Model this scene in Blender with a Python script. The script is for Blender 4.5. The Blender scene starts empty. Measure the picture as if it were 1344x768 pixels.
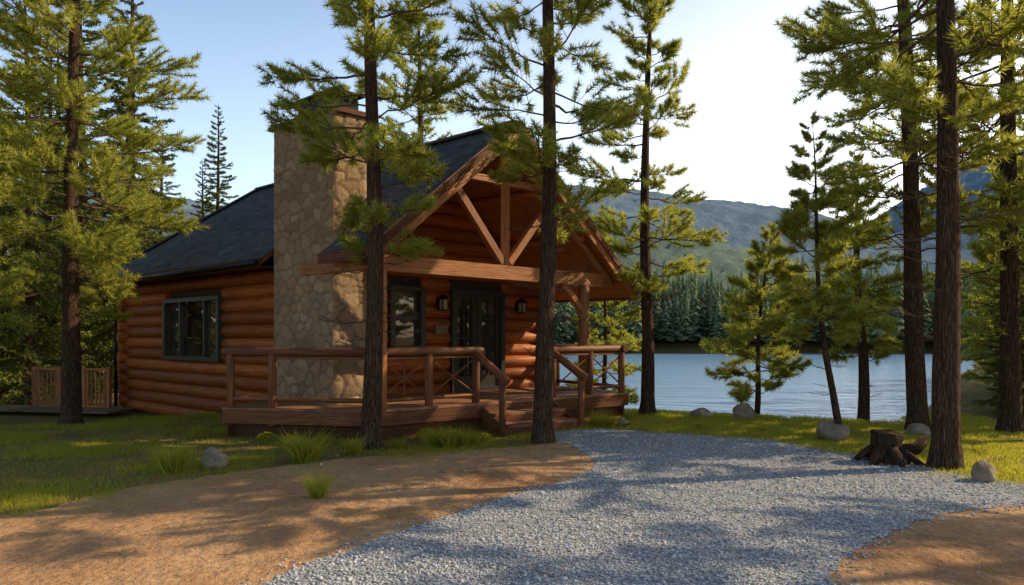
import bpy, bmesh, math, random
import numpy as np
from mathutils import Vector, Matrix
from mathutils.geometry import tessellate_polygon
random.seed(7); rng=np.random.default_rng(7)
scene=bpy.context.scene
COL=scene.collection
V=Vector

# ------------------------------------------------------------------ materials
def new_mat(name):
    m=bpy.data.materials.new(name); m.use_nodes=True
    nt=m.node_tree
    return m,nt,nt.nodes['Principled BSDF'],nt.nodes['Material Output']
def N(nt,t,**kw):
    n=nt.nodes.new(t)
    for k,v in kw.items(): setattr(n,k,v)
    return n
def setin(nt,sock,val):
    if isinstance(val,bpy.types.NodeSocket): nt.links.new(val,sock)
    else: sock.default_value=val
def noise(nt,vec,scale,detail=4,rough=.55,dist=0):
    n=N(nt,'ShaderNodeTexNoise'); n.inputs['Scale'].default_value=scale
    n.inputs['Detail'].default_value=detail; n.inputs['Roughness'].default_value=rough
    n.inputs['Distortion'].default_value=dist
    if vec is not None: nt.links.new(vec,n.inputs['Vector'])
    return n.outputs['Fac']
def voro(nt,vec,scale,feature='F1',out='Distance'):
    n=N(nt,'ShaderNodeTexVoronoi'); n.feature=feature; n.inputs['Scale'].default_value=scale
    if vec is not None: nt.links.new(vec,n.inputs['Vector'])
    return n.outputs[out]
def ramp(nt,fac,stops):
    r=N(nt,'ShaderNodeValToRGB'); e=r.color_ramp.elements
    while len(e)<len(stops): e.new(.5)
    for i,(p,c) in enumerate(stops):
        e[i].position=p; e[i].color=(c[0],c[1],c[2],1) if not isinstance(c,(int,float)) else (c,c,c,1)
    nt.links.new(fac,r.inputs['Fac']); return r.outputs['Color']
def mixc(nt,fac,a,b,mode='MIX'):
    m=N(nt,'ShaderNodeMix',data_type='RGBA',blend_type=mode)
    setin(nt,m.inputs[0],fac)
    setin(nt,m.inputs[6],a if isinstance(a,bpy.types.NodeSocket) else (*a,1))
    setin(nt,m.inputs[7],b if isinstance(b,bpy.types.NodeSocket) else (*b,1))
    return m.outputs[2]
def math_(nt,op,a,b=0.0):
    m=N(nt,'ShaderNodeMath',operation=op); setin(nt,m.inputs[0],a); setin(nt,m.inputs[1],b); return m.outputs[0]
def bump(nt,h,strength,dist,bsdf):
    b=N(nt,'ShaderNodeBump'); b.inputs['Strength'].default_value=strength; b.inputs['Distance'].default_value=dist
    nt.links.new(h,b.inputs['Height']); nt.links.new(b.outputs['Normal'],bsdf.inputs['Normal']); return b
def coord(nt,which='Object',scale=(1,1,1)):
    t=N(nt,'ShaderNodeTexCoord'); mp=N(nt,'ShaderNodeMapping'); mp.inputs['Scale'].default_value=scale
    nt.links.new(t.outputs[which],mp.inputs['Vector']); return mp.outputs['Vector']

def wood(name,dark,mid,light,rough=.55,grain=1.0,bumpd=.006,spec=.4):
    m,nt,b,o=new_mat(name)
    uv=coord(nt,'UV',(1.1,14*grain,1))
    n1=noise(nt,uv,2.0,5,.65,.6)
    c=ramp(nt,n1,[(.25,dark),(.5,mid),(.75,light)])
    uv2=coord(nt,'UV',(.8,1.2,1))
    n2=noise(nt,uv2,1.5,3)
    c=mixc(nt,math_(nt,'MULTIPLY',n2,.6),c,dark)
    ck=voro(nt,coord(nt,'UV',(.5,22,1)),1.0,'DISTANCE_TO_EDGE'); ckm=ramp(nt,ck,[(0,.0),(.035,1.)])
    c=mixc(nt,math_(nt,'MULTIPLY',math_(nt,'SUBTRACT',1.0,ckm),.55),c,tuple(x*.4 for x in dark))
    g=N(nt,'ShaderNodeNewGeometry')
    hs=N(nt,'ShaderNodeHueSaturation')
    v=math_(nt,'ADD',math_(nt,'MULTIPLY',g.outputs['Random Per Island'],.6),.72)
    nt.links.new(v,hs.inputs['Value']); nt.links.new(c,hs.inputs['Color'])
    kv=coord(nt,'UV',(1.6,5,1)); k=voro(nt,kv,1.3)
    kk=ramp(nt,k,[(.0,.2),(.09,1.0)])
    c2=mixc(nt,1.0,hs.outputs['Color'],kk,'MULTIPLY')
    nt.links.new(c2,b.inputs['Base Color']); b.inputs['Roughness'].default_value=rough; b.inputs['Specular IOR Level'].default_value=spec
    bump(nt,math_(nt,'ADD',n1,math_(nt,'MULTIPLY',ckm,.6)),.7,bumpd,b)
    return m
M_log=wood('log_wood',(.15,.033,.007),(.44,.115,.020),(.60,.20,.042),.5,spec=.3)
M_beam=wood('beam_wood',(.20,.066,.02),(.45,.17,.055),(.60,.28,.10),.55)
M_rail=wood('rail_wood',(.08,.028,.011),(.23,.082,.03),(.36,.15,.06),.55,spec=.3)
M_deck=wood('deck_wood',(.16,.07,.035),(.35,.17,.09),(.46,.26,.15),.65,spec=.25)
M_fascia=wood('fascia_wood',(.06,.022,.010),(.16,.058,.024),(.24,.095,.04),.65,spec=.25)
M_oldwood=wood('old_wood',(.10,.06,.03),(.24,.15,.08),(.36,.24,.14),.7)
def simple(name,col,rough=.6,metal=0,nscale=8,amt=.35,bmp=.3):
    m,nt,b,o=new_mat(name); c=coord(nt,'Object')
    n=noise(nt,c,nscale,4)
    d=tuple(x*(1-amt) for x in col); l=tuple(min(1,x*(1+amt)) for x in col)
    nt.links.new(ramp(nt,n,[(.3,d),(.7,l)]),b.inputs['Base Color'])
    b.inputs['Roughness'].default_value=rough; b.inputs['Metallic'].default_value=metal
    if bmp: bump(nt,n,bmp,.01,b)
    return m
M_chink=simple('wall_core',(.05,.03,.018),.9)
M_frame=simple('dark_frame',(.034,.030,.024),.4,0,20,.2,.05)
M_metal=simple('black_metal',(.02,.02,.022),.35,.6,20,.3,.05)
def glassm():
    m,nt,b,o=new_mat('window_glass'); c=coord(nt,'Object')
    n=noise(nt,c,1.6,4,.6,.5)
    nt.links.new(ramp(nt,n,[(.4,(.01,.009,.008)),(.58,(.07,.05,.025)),(.7,(.16,.12,.06))]),b.inputs['Base Color'])
    b.inputs['Roughness'].default_value=.02; b.inputs['IOR'].default_value=1.8
    n2=noise(nt,c,2.5,1); bump(nt,n2,.06,.02,b); return m
M_glass=glassm()
def lampglass():
    m,nt,b,o=new_mat('lantern_glass'); b.inputs['Base Color'].default_value=(.35,.27,.15,1); b.inputs['Roughness'].default_value=.2; return m
M_lglass=lampglass()
def shingles():
    m,nt,b,o=new_mat('roof_shingles')
    uv=coord(nt,'UV')
    br=N(nt,'ShaderNodeTexBrick'); nt.links.new(uv,br.inputs['Vector'])
    br.inputs['Scale'].default_value=1; br.inputs['Brick Width'].default_value=.30; br.inputs['Row Height'].default_value=.14
    br.inputs['Mortar Size'].default_value=.007; br.inputs['Color1'].default_value=(.038,.043,.053,1)
    br.inputs['Color2'].default_value=(.105,.112,.13,1); br.inputs['Mortar'].default_value=(.010,.011,.014,1)
    n=noise(nt,uv,60,3); n2=noise(nt,uv,.9,4)
    c=mixc(nt,math_(nt,'MULTIPLY',n,.3),br.outputs['Color'],(.15,.155,.165))
    c=mixc(nt,math_(nt,'MULTIPLY',n2,.4),c,(.05,.055,.06))
    nt.links.new(c,b.inputs['Base Color']); b.inputs['Roughness'].default_value=.9; b.inputs['Specular IOR Level'].default_value=.25
    sx=N(nt,'ShaderNodeSeparateXYZ'); nt.links.new(uv,sx.inputs[0])
    saw=math_(nt,'FRACT',math_(nt,'DIVIDE',sx.outputs[1],.14))
    h=math_(nt,'ADD',math_(nt,'MULTIPLY',saw,-.6),math_(nt,'ADD',math_(nt,'MULTIPLY',n,.3),math_(nt,'MULTIPLY',br.outputs['Fac'],-.6)))
    bump(nt,h,.9,.012,b); return m
M_shingle=shingles()
def stonem():
    m,nt,b,o=new_mat('chimney_stone')
    a=N(nt,'ShaderNodeAttribute',attribute_name='tone'); s=N(nt,'ShaderNodeSeparateColor'); nt.links.new(a.outputs['Color'],s.inputs[0])
    c=coord(nt,'Object'); n=noise(nt,c,9,5,.65); n3=noise(nt,c,45,3)
    base=ramp(nt,s.outputs[0],[(.0,(.20,.125,.07)),(.35,(.43,.28,.155)),(.6,(.31,.21,.125)),(1,(.54,.37,.22))])
    base=mixc(nt,math_(nt,'MULTIPLY',n,.6),base,(.20,.13,.08))
    base=mixc(nt,math_(nt,'MULTIPLY',n3,.3),base,(.52,.38,.24))
    col=mixc(nt,s.outputs[1],(.22,.15,.095),base)
    nt.links.new(col,b.inputs['Base Color']); b.inputs['Roughness'].default_value=.9; b.inputs['Specular IOR Level'].default_value=.2
    h=math_(nt,'ADD',math_(nt,'MULTIPLY',n,1.0),math_(nt,'MULTIPLY',n3,.3)); bump(nt,h,.8,.03,b); return m
M_stone=stonem()
def rockm():
    m,nt,b,o=new_mat('rock_stone'); c=coord(nt,'Object')
    n=noise(nt,c,4,6,.7); n2=noise(nt,c,22,5)
    col=ramp(nt,n,[(.3,(.16,.11,.08)),(.55,(.38,.28,.20)),(.75,(.50,.40,.30))])
    nt.links.new(mixc(nt,math_(nt,'MULTIPLY',n2,.4),col,(.14,.12,.09)),b.inputs['Base Color'])
    b.inputs['Roughness'].default_value=.9; bump(nt,math_(nt,'ADD',n,math_(nt,'MULTIPLY',n2,.4)),.8,.05,b); return m
M_rock=rockm()
def gravelm():
    m,nt,b,o=new_mat('gravel'); c=coord(nt,'Object')
    cells=N(nt,'ShaderNodeTexVoronoi'); cells.inputs['Scale'].default_value=46; nt.links.new(c,cells.inputs['Vector'])
    s=N(nt,'ShaderNodeSeparateColor'); nt.links.new(cells.outputs['Color'],s.inputs[0])
    col=ramp(nt,s.outputs[0],[(.0,(.20,.205,.22)),(.4,(.38,.385,.40)),(.75,(.50,.505,.515)),(1,(.66,.65,.64))])
    sh=ramp(nt,cells.outputs['Distance'],[(.35,1.0),(.75,.45)])
    col=mixc(nt,1,col,sh,'MULTIPLY')
    big=noise(nt,c,.8,4,.6); col=mixc(nt,ramp(nt,big,[(.55,0.),(.8,.3)]),col,(.36,.30,.23))
    nt.links.new(col,b.inputs['Base Color']); b.inputs['Roughness'].default_value=.85; b.inputs['Specular IOR Level'].default_value=.2
    h=math_(nt,'ADD',math_(nt,'MULTIPLY',cells.outputs['Distance'],-1),math_(nt,'MULTIPLY',s.outputs[1],.5))
    h=math_(nt,'ADD',h,math_(nt,'MULTIPLY',noise(nt,c,2.2,2),3.0))
    bump(nt,h,1,.014,b); return m
M_gravel=gravelm()
def pebm():
    m,nt,b,o=new_mat('pebble'); g=N(nt,'ShaderNodeNewGeometry')
    nt.links.new(ramp(nt,g.outputs['Random Per Island'],[(0,(.20,.205,.22)),(.4,(.38,.385,.40)),(.8,(.50,.50,.505)),(1,(.66,.64,.62))]),b.inputs['Base Color'])
    b.inputs['Roughness'].default_value=.8; return m
M_peb=pebm()
def dirtm():
    m,nt,b,o=new_mat('dirt'); c=coord(nt,'Object')
    n=noise(nt,c,.7,6,.65,.4); n2=noise(nt,c,14,5,.7); n3=noise(nt,c,90,2); n4=noise(nt,c,3,3,.6)
    col=ramp(nt,n,[(.3,(.33,.165,.075)),(.5,(.52,.29,.14)),(.7,(.62,.385,.205))])
    col=mixc(nt,ramp(nt,n2,[(.45,0.),(.7,.6)]),col,(.22,.105,.048))
    col=mixc(nt,ramp(nt,n3,[(.55,0.),(.7,.55)]),col,(.66,.47,.29))
    nt.links.new(col,b.inputs['Base Color']); b.inputs['Roughness'].default_value=.95; b.inputs['Specular IOR Level'].default_value=.15
    bump(nt,math_(nt,'ADD',math_(nt,'ADD',math_(nt,'MULTIPLY',n3,.3),n2),math_(nt,'MULTIPLY',n4,3.0)),1.0,.035,b); return m
M_dirt=dirtm()
def groundm():
    m,nt,b,o=new_mat('ground_grass'); c=coord(nt,'Object')
    n=noise(nt,c,.35,5,.6,.3); n2=noise(nt,c,9,5,.7); n3=noise(nt,c,70,2); n4=noise(nt,c,1.3,4,.6)
    col=ramp(nt,n,[(.3,(.11,.12,.022)),(.5,(.18,.175,.033)),(.7,(.24,.19,.05))])
    col=mixc(nt,ramp(nt,n2,[(.45,0.),(.7,.6)]),col,(.15,.09,.037))
    col=mixc(nt,ramp(nt,n4,[(.42,0.),(.56,.85)]),col,(.27,.155,.072))
    col=mixc(nt,ramp(nt,n3,[(.5,0.),(.7,.4)]),col,(.24,.22,.05))
    nt.links.new(col,b.inputs['Base Color']); b.inputs['Roughness'].default_value=.95; b.inputs['Specular IOR Level'].default_value=.15
    bump(nt,math_(nt,'ADD',n3,n2),.9,.04,b); return m
M_ground=groundm()
def leafm(name,d,l,tr,trf=.45,attr=True):
    m,nt,b,o=new_mat(name); nt.nodes.remove(b)
    oi=N(nt,'ShaderNodeObjectInfo'); g=N(nt,'ShaderNodeNewGeometry')
    if attr:
        a=N(nt,'ShaderNodeAttribute',attribute_name='tone'); src=a.outputs['Fac']
    else: src=oi.outputs['Random']
    r=math_(nt,'ADD',math_(nt,'MULTIPLY',src,.6),math_(nt,'MULTIPLY',g.outputs['Random Per Island'],.4))
    c=ramp(nt,r,[(0,d),(1,l)])
    di=N(nt,'ShaderNodeBsdfDiffuse'); nt.links.new(c,di.inputs['Color'])
    if trf<=0:
        nt.links.new(di.outputs[0],o.inputs['Surface']); return m
    t=N(nt,'ShaderNodeBsdfTranslucent'); t.inputs['Color'].default_value=(*tr,1)
    mx=N(nt,'ShaderNodeMixShader'); mx.inputs[0].default_value=trf
    nt.links.new(di.outputs[0],mx.inputs[1]); nt.links.new(t.outputs[0],mx.inputs[2])
    nt.links.new(mx.outputs[0],o.inputs['Surface']); return m
M_pine=leafm('pine_needles',(.10,.13,.03),(.33,.32,.065),(.66,.66,.12),.5)
M_spruce=leafm('spruce_needles',(.08,.115,.03),(.26,.27,.06),(.5,.5,.10),0)
M_grass=leafm('grass_blades',(.17,.19,.026),(.36,.33,.055),(.68,.64,.08),.5,False)
M_far_haze=leafm('far_foliage_painted_haze',(.12,.165,.10),(.27,.30,.14),(.36,.38,.14),0,False)  # foliage colours lightened to paint in distance haze
def barkm(name,cols):
    m,nt,b,o=new_mat(name); cs=coord(nt,'UV',(2.2,14,1))
    n=noise(nt,cs,1.6,6,.7,1.2); v=voro(nt,coord(nt,'UV',(4,15,1)),1.2,'DISTANCE_TO_EDGE')
    col=ramp(nt,n,[(.3,cols[0]),(.5,cols[1]),(.7,cols[2])])
    col=mixc(nt,ramp(nt,v,[(0,.9),(.12,0.)]),col,cols[0])
    nt.links.new(col,b.inputs['Base Color']); b.inputs['Roughness'].default_value=.95; b.inputs['Specular IOR Level'].default_value=.15
    bump(nt,math_(nt,'ADD',n,ramp(nt,v,[(0,0.),(.2,1.)])),1,.03,b); return m
M_bark=barkm('pine_bark',[(.032,.019,.012),(.135,.08,.05),(.30,.18,.11)])
def waterm():
    m,nt,b,o=new_mat('lake_water'); c=coord(nt,'Object',(.3,1,1))
    b.inputs['Base Color'].default_value=(.22,.40,.62,1); b.inputs['Roughness'].default_value=.17; b.inputs['IOR'].default_value=1.5
    n=noise(nt,c,2.2,4,.6); n2=noise(nt,c,.3,3)
    bump(nt,math_(nt,'ADD',math_(nt,'MULTIPLY',n,.8),n2),.7,.08,b); return m
M_water=waterm()
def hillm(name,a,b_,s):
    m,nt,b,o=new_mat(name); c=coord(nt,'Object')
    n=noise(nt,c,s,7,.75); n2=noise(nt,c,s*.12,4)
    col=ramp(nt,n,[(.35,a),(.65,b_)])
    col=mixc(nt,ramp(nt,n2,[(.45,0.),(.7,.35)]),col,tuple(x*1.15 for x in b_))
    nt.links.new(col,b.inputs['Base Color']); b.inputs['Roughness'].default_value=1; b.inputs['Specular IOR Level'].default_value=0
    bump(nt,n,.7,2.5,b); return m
M_hill_haze=hillm('hill_forest_painted_haze',(.125,.185,.25),(.17,.235,.295),.08)  # aerial haze painted into the base colour as a blue-grey tint
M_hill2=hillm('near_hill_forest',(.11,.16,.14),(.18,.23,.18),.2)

# ------------------------------------------------------------------ mesh builder
class MB:
    def __init__(s): s.v=[];s.f=[];s.m=[];s.uv=[];s.sm=[]
    def face(s,pts,mat=0,uv=None,smooth=False):
        i=len(s.v); s.v+= [tuple(p) for p in pts]; s.f.append(tuple(range(i,i+len(pts)))); s.m.append(mat); s.sm.append(smooth)
        if uv is None:
            p=[V(q) for q in pts]; a=p[1]-p[0]; l=a.length or 1; ux=a/l
            n=a.cross(p[-1]-p[0]); 
            uy=n.cross(ux); uy=uy.normalized() if uy.length>0 else V((0,0,1))
            uv=[((q-p[0]).dot(ux),(q-p[0]).dot(uy)) for q in p]
            w=max(u[0] for u in uv)-min(u[0] for u in uv); h=max(u[1] for u in uv)-min(u[1] for u in uv)
            if h>w: uv=[(b,a_) for a_,b in uv]
        s.uv.append(uv)
    def hexa(s,c,mat=0):
        o=random.random()*20; i=len(s.v); s.v+=[tuple(p) for p in c]
        for f in ((3,2,1,0),(4,5,6,7),(0,1,5,4),(1,2,6,5),(2,3,7,6),(3,0,4,7)):
            p=[V(c[k]) for k in f]; e1=(p[1]-p[0]).length; e2=(p[3]-p[0]).length
            if e1>=e2: uv=[(0,0),(e1,0),(e1,e2),(0,e2)]
            else: uv=[(0,0),(0,e1),(e2,e1),(e2,0)]
            s.f.append(tuple(i+k for k in f)); s.m.append(mat); s.sm.append(False); s.uv.append([(a+o,b+o*.37) for a,b in uv])
    def beam(s,p0,p1,w,h,mat=0,up=V((0,0,1))):
        p0=V(p0);p1=V(p1);d=(p1-p0).normalized()
        if abs(d.dot(up))>.98: up=V((1,0,0))
        x=d.cross(up).normalized(); z=x.cross(d).normalized()
        a=x*w/2;b=z*h/2
        s.hexa([p0-a-b,p0+a-b,p1+a-b,p1-a-b,p0-a+b,p0+a+b,p1+a+b,p1-a+b],mat)
    def path(s,pts,rs,n=10,mat=0,caps=True,wob=0,vs=1.0):
        pts=[V(p) for p in pts]; o=random.random()*20; L=0; base=len(s.v); Ls=[]
        for i,p in enumerate(pts):
            d=(pts[min(i+1,len(pts)-1)]-pts[max(i-1,0)]).normalized()
            up=V((0,0,1)) if abs(d.z)<.9 else V((1,0,0))
            x=d.cross(up).normalized(); y=x.cross(d)
            if i: L+=(p-pts[i-1]).length
            Ls.append(L)
            for k in range(n):
                a=2*math.pi*k/n; r=rs[i]*(1+random.uniform(-wob,wob))
                s.v.append(tuple(p+x*math.cos(a)*r+y*math.sin(a)*r))
        for i in range(len(pts)-1):
            for k in range(n):
                k2=(k+1)%n
                s.f.append((base+i*n+k,base+(i+1)*n+k,base+(i+1)*n+k2,base+i*n+k2)); s.m.append(mat); s.sm.append(True)
                c=2*math.pi*max(rs[0],.02)/n
                s.uv.append([(Ls[i]+o,k*c*vs+o),(Ls[i+1]+o,k*c*vs+o),(Ls[i+1]+o,(k+1)*c*vs+o),(Ls[i]+o,(k+1)*c*vs+o)])
        if caps:
            for i,rev in ((0,False),(len(pts)-1,True)):
                ids=[base+i*n+k for k in range(n)]
                if rev: ids=ids[::-1]
                s.f.append(tuple(ids)); s.m.append(mat); s.sm.append(False)
                s.uv.append([(o+.1*math.cos(6.283*k/n),o+.1*math.sin(6.283*k/n)) for k in range(n)])
    def log(s,p0,p1,r,mat=0,n=12,wob=.02):
        p0=V(p0);p1=V(p1); L=(p1-p0).length; k=max(1,int(L/.7))
        pts=[p0.lerp(p1,i/k) for i in range(k+1)]
        rr=[r*(1+random.uniform(-.03,.03)) for _ in pts]
        d=(p1-p0).normalized()
        pts=[p0]+[p0+d*min(.02,L*.1)]+pts[1:-1]+[p1-d*min(.02,L*.1)]+[p1]
        rr=[r*.88]+rr[:-1]+[rr[-1],r*.88]
        rr=rr[:len(pts)]
        s.path(pts,rr,n,mat,True,wob)
    def build(s,name,mats,parent=None):
        me=bpy.data.meshes.new(name); me.from_pydata(s.v,[],s.f)
        for m in mats: me.materials.append(m)
        me.polygons.foreach_set('material_index',s.m); me.polygons.foreach_set('use_smooth',s.sm)
        uvl=me.uv_layers.new(name='UVMap')
        flat=[c for f in s.uv for p in f for c in p]
        uvl.data.foreach_set('uv',flat); me.update()
        ob=bpy.data.objects.new(name,me); COL.objects.link(ob)
        if parent: ob.parent=parent
        return ob
def empty(name,loc=(0,0,0)):
    e=bpy.data.objects.new(name,None); e.location=loc; e.empty_display_size=.3; COL.objects.link(e); return e

# ------------------------------------------------------------------ terrain
def sm(x): x=np.clip(x,0,1); return x*x*(3-2*x)
def edge(x):
    x=np.asarray(x,float)
    e=np.where(x<2,15.5+(2-x)*1.25,15.5-.45*(x-2))
    e=np.where(x>8,np.minimum(12.8+(x-8)*1.35,60),e)
    return e
def HT(x,y):
    x=np.asarray(x,float);y=np.asarray(y,float)
    e=edge(x)
    h=-2.0*sm((y-e)/5)
    far=112+8*np.sin(x*.03)+3*np.sin(x*.11)
    h=h+sm((y-far)/10)*2.9+np.clip((y-far-10)*.045,0,30)
    h=h-.32*sm((-6-x)/3)*sm((y-12)/4)
    return h
def ground():
    xs=np.concatenate([np.linspace(-900,-60,22),np.linspace(-55,-16,20),np.arange(-15,26,.5),np.linspace(27,100,30),np.linspace(110,1300,34)])
    ys=np.concatenate([np.linspace(-300,-8,10),np.arange(-6,32,.5),np.linspace(33,100,28),np.linspace(102,160,30),np.linspace(170,2200,30)])
    X,Y=np.meshgrid(xs,ys); Z=HT(X,Y)
    v=np.stack([X,Y,Z],-1).reshape(-1,3); nx=len(xs); f=[]
    for j in range(len(ys)-1):
        for i in range(nx-1):
            a=j*nx+i; f.append((a,a+1,a+nx+1,a+nx))
    me=bpy.data.meshes.new('ground'); me.from_pydata(v.tolist(),[],f); me.materials.append(M_ground)
    me.polygons.foreach_set('use_smooth',[True]*len(f))
    ob=bpy.data.objects.new('ground',me); COL.objects.link(ob)
ground()
mb=MB(); mb.face([(-300,9,-1.5),(900,9,-1.5),(900,150,-1.5),(-300,150,-1.5)]); mb.build('lake_water',[M_water])

def catmull(p,k=8):
    out=[];n=len(p)
    for i in range(n):
        p0,p1,p2,p3=[V((*p[(i+j)%n],0)) for j in (-1,0,1,2)]
        for q in range(k):
            t=q/k
            out.append(.5*((2*p1)+(p2-p0)*t+(2*p0-5*p1+4*p2-p3)*t*t+(3*p1-p0-3*p2+p3)*t**3))
    return out
def sheet(name,pts,z,mat,jit):
    P=catmull(pts,14)
    P=[V((p.x+random.uniform(-jit,jit),p.y+random.uniform(-jit,jit),z)) for p in P]
    tr=tessellate_polygon([P])
    me=bpy.data.meshes.new(name); me.from_pydata([tuple(p) for p in P],[],[tuple(t) for t in tr]); me.materials.append(mat)
    ob=bpy.data.objects.new(name,me); COL.objects.link(ob)
    bm=bmesh.new(); bm.from_mesh(me); bm.normal_update()
    for f in bm.faces:
        if f.normal.z<0: f.normal_flip()
    bm.to_mesh(me); bm.free()
    return [(p.x,p.y) for p in P]
gravel_pts=[(-3.2,0),(-2.3,3.2),(-1.72,4.64),(-1.19,5.54),(-.25,6.92),(.81,8.23),(1.1,9.2),(.95,10.3),(.72,11.1),(.75,11.95),(1.5,12.4),(2.5,11.9),(4.07,11.1),(5.0,9.6),(5.8,7.9),(7.5,7.5),(12,7.3),(12.2,6.2),(7.2,6.3),(5.08,6.75),(3.95,6.35),(2.89,5.54),(2.17,4.64),(1.8,3.3),(1.7,0),(-.5,-1.5)]
dirt_pts=[(-13,6.0),(-8,6.2),(-4.9,6.4),(-4.33,7.43),(-3.18,8.7),(-2.08,9.5),(-.82,10.0),(.33,10.55),(1.6,10.9),(3.6,9.6),(4.9,7.4),(7.2,6.9),(12.5,6.8),(14,2),(12,-3),(0,-4),(-12,-3)]
DIRT=sheet('dirt_path',dirt_pts,.004,M_dirt,.06)
GRAV=sheet('gravel_driveway',gravel_pts,.009,M_gravel,.035)
def inside(poly,x,y):
    c=False;n=len(poly);j=n-1
    for i in range(n):
        xi,yi=poly[i];xj,yj=poly[j]
        if (yi>y)!=(yj>y) and x<(xj-xi)*(y-yi)/(yj-yi)+xi: c=not c
        j=i
    return c
def pebbles():
    bm=bmesh.new(); bmesh.ops.create_icosphere(bm,subdivisions=1,radius=1)
    bv=np.array([v.co[:] for v in bm.verts]); bf=np.array([[v.index for v in f.verts] for f in bm.faces]); bm.free()
    vs=[];fs=[];n=0;cnt=0
    while cnt<16000:
        y=3.8+8.6*random.random()**1.5; x=random.uniform(-3,7.5)
        ins=inside(GRAV,x,y)
        if not ins:
            near=any(inside(GRAV,x+dx,y+dy) for dx,dy in ((.2,0),(-.2,0),(0,.2),(0,-.2)))
            if random.random()>(.45 if near else .014): continue
        r=random.uniform(.006,.016)*(1.0 if ins else .8)
        if random.random()<.01: r*=1.8
        sc=np.array([random.uniform(.8,1.4),random.uniform(.8,1.3),random.uniform(.5,.9)])*r
        a=random.random()*6.28; R=np.array([[math.cos(a),-math.sin(a),0],[math.sin(a),math.cos(a),0],[0,0,1]])
        p=(bv*(1+rng.uniform(-.2,.2,(12,1)))*sc)@R.T+np.array([x,y,.009+r*.25])
        vs.append(p);fs.append(bf+n);n+=12;cnt+=1
    me=bpy.data.meshes.new('gravel_pebbles'); me.from_pydata(np.concatenate(vs).tolist(),[],np.concatenate(fs).tolist()); me.materials.append(M_peb)
    ob=bpy.data.objects.new('gravel_pebbles',me); COL.objects.link(ob)
pebbles()
def litter():
    r=random.Random(4); m=MB(); n=0
    while n<2600:
        x=r.uniform(-6.5,6.5); y=3.6+7.5*r.random()**1.3
        if not inside(DIRT,x,y) or (inside(GRAV,x,y) and r.random()<.8): continue
        a=r.uniform(0,6.28); l=r.uniform(.03,.09) if r.random()<.97 else r.uniform(.12,.3); w=.0022 if l<.1 else .006
        dx,dy=math.cos(a)*l,math.sin(a)*l; z=.016
        m.v+= [(x-dy/l*w,y+dx/l*w,z),(x+dy/l*w,y-dx/l*w,z),(x+dx,y+dy,z+r.uniform(0,.01)),(x+dx*.5,y+dy*.5,z+w*1.6)]
        b=len(m.v)-4
        for f in ((b,b+1,b+3),(b+1,b+2,b+3),(b+2,b,b+3)): m.f.append(f); m.m.append(0); m.sm.append(False); m.uv.append([(x,y)]*3)
        n+=1
    m.build('fallen_needles',[M_oldwood])
litter()

# ------------------------------------------------------------------ log cabin
cabin=empty('log_cabin',(0,0,0))
ca,sa=math.cos(math.radians(42)),math.sin(math.radians(42)); cb,sb=math.cos(math.radians(40)),math.sin(math.radians(40))
def W(t,s,z=0): return V((-.86+ca*t-cb*s, 14.9+sa*t+sb*s, z))
def tbox(mb,t0,t1,s0,s1,z0,z1,mat=0):
    mb.hexa([W(t0,s0,z0),W(t1,s0,z0),W(t1,s1,z0),W(t0,s1,z0),W(t0,s0,z1),W(t1,s0,z1),W(t1,s1,z1),W(t0,s1,z1)],mat)
TL,TR,SB=-3.5,2.1,8.8; RT=-1.2; RZ=5.6; SL=.84
def rz(t): return RZ-SL*abs(t-RT)
PIT=.272; R=.15
side_open=[(3.58,6.3,1.12,2.56)]
front_open=[(-2.20,-1.42,1.40,2.68),(-.70,.73,.5,2.66)]
lm=MB()
def course(axis,fix,a0,a1,z,opens,r=R):
    r=r*random.uniform(.95,1.03)
    segs=[(a0,a1)]
    for (o0,o1,z0,z1) in opens:
        if z+r*.6>z0 and z-r*.6<z1:
            ns=[]
            for (s0,s1) in segs:
                if o0>s0 and o1<s1: ns+=[(s0,o0),(o1,s1)]
                else: ns.append((s0,s1))
            segs=ns
    for s0,s1 in segs:
        if axis=='s': lm.log(W(fix,s0,z),W(fix,s1,z),r)
        else: lm.log(W(s0,fix,z),W(s1,fix,z),r)
for i in range(12):
    z=-.12+PIT*i
    e=random.uniform(.22,.3)
    if z<3.0: course('s',TL,.0,SB+e,z,side_open)
    if z<2.7: course('s',TR,-e,SB+e,z,[])
for i in range(12):
    z=-.12+PIT*(i+.5); e=random.uniform(.22,.3)
    if z<3.1:
        hr=min(TR+e,RT+(RZ-.2-z)/SL) 
        course('t',0,TL-.02,hr,z,front_open); course('t',SB,TL-e,hr,z,[])
z=-.12+PIT*12-.136
while z<5.2:
    hw=(RZ-.22-z)/SL
    if hw>.25: course('t',0,max(RT-hw,TL),RT+hw,z,[])
    z+=PIT
lm.build('log_walls',[M_log],cabin)
core=MB()
tbox(core,TL,TL+.1,.02,SB,-.3,3.05); tbox(core,TR-.1,TR,.02,SB,-.3,2.72)
tbox(core,TL+.1,TR-.1,0,.1,-.3,2.7); tbox(core,TL+.1,TR-.1,SB-.1,SB,-.3,2.7)
core.hexa([W(TL+.1,0,2.7),W(TR-.1,0,2.7),W(TR-.1,.1,2.7),W(TL+.1,.1,2.7),W(RT-.05,0,5.35),W(RT+.05,0,5.35),W(RT+.05,.1,5.35),W(RT-.05,.1,5.35)])
tbox(core,TL-.05,TL+.05,0.3,SB,-.6,-.1)
core.build('wall_core',[M_chink],cabin)

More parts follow.
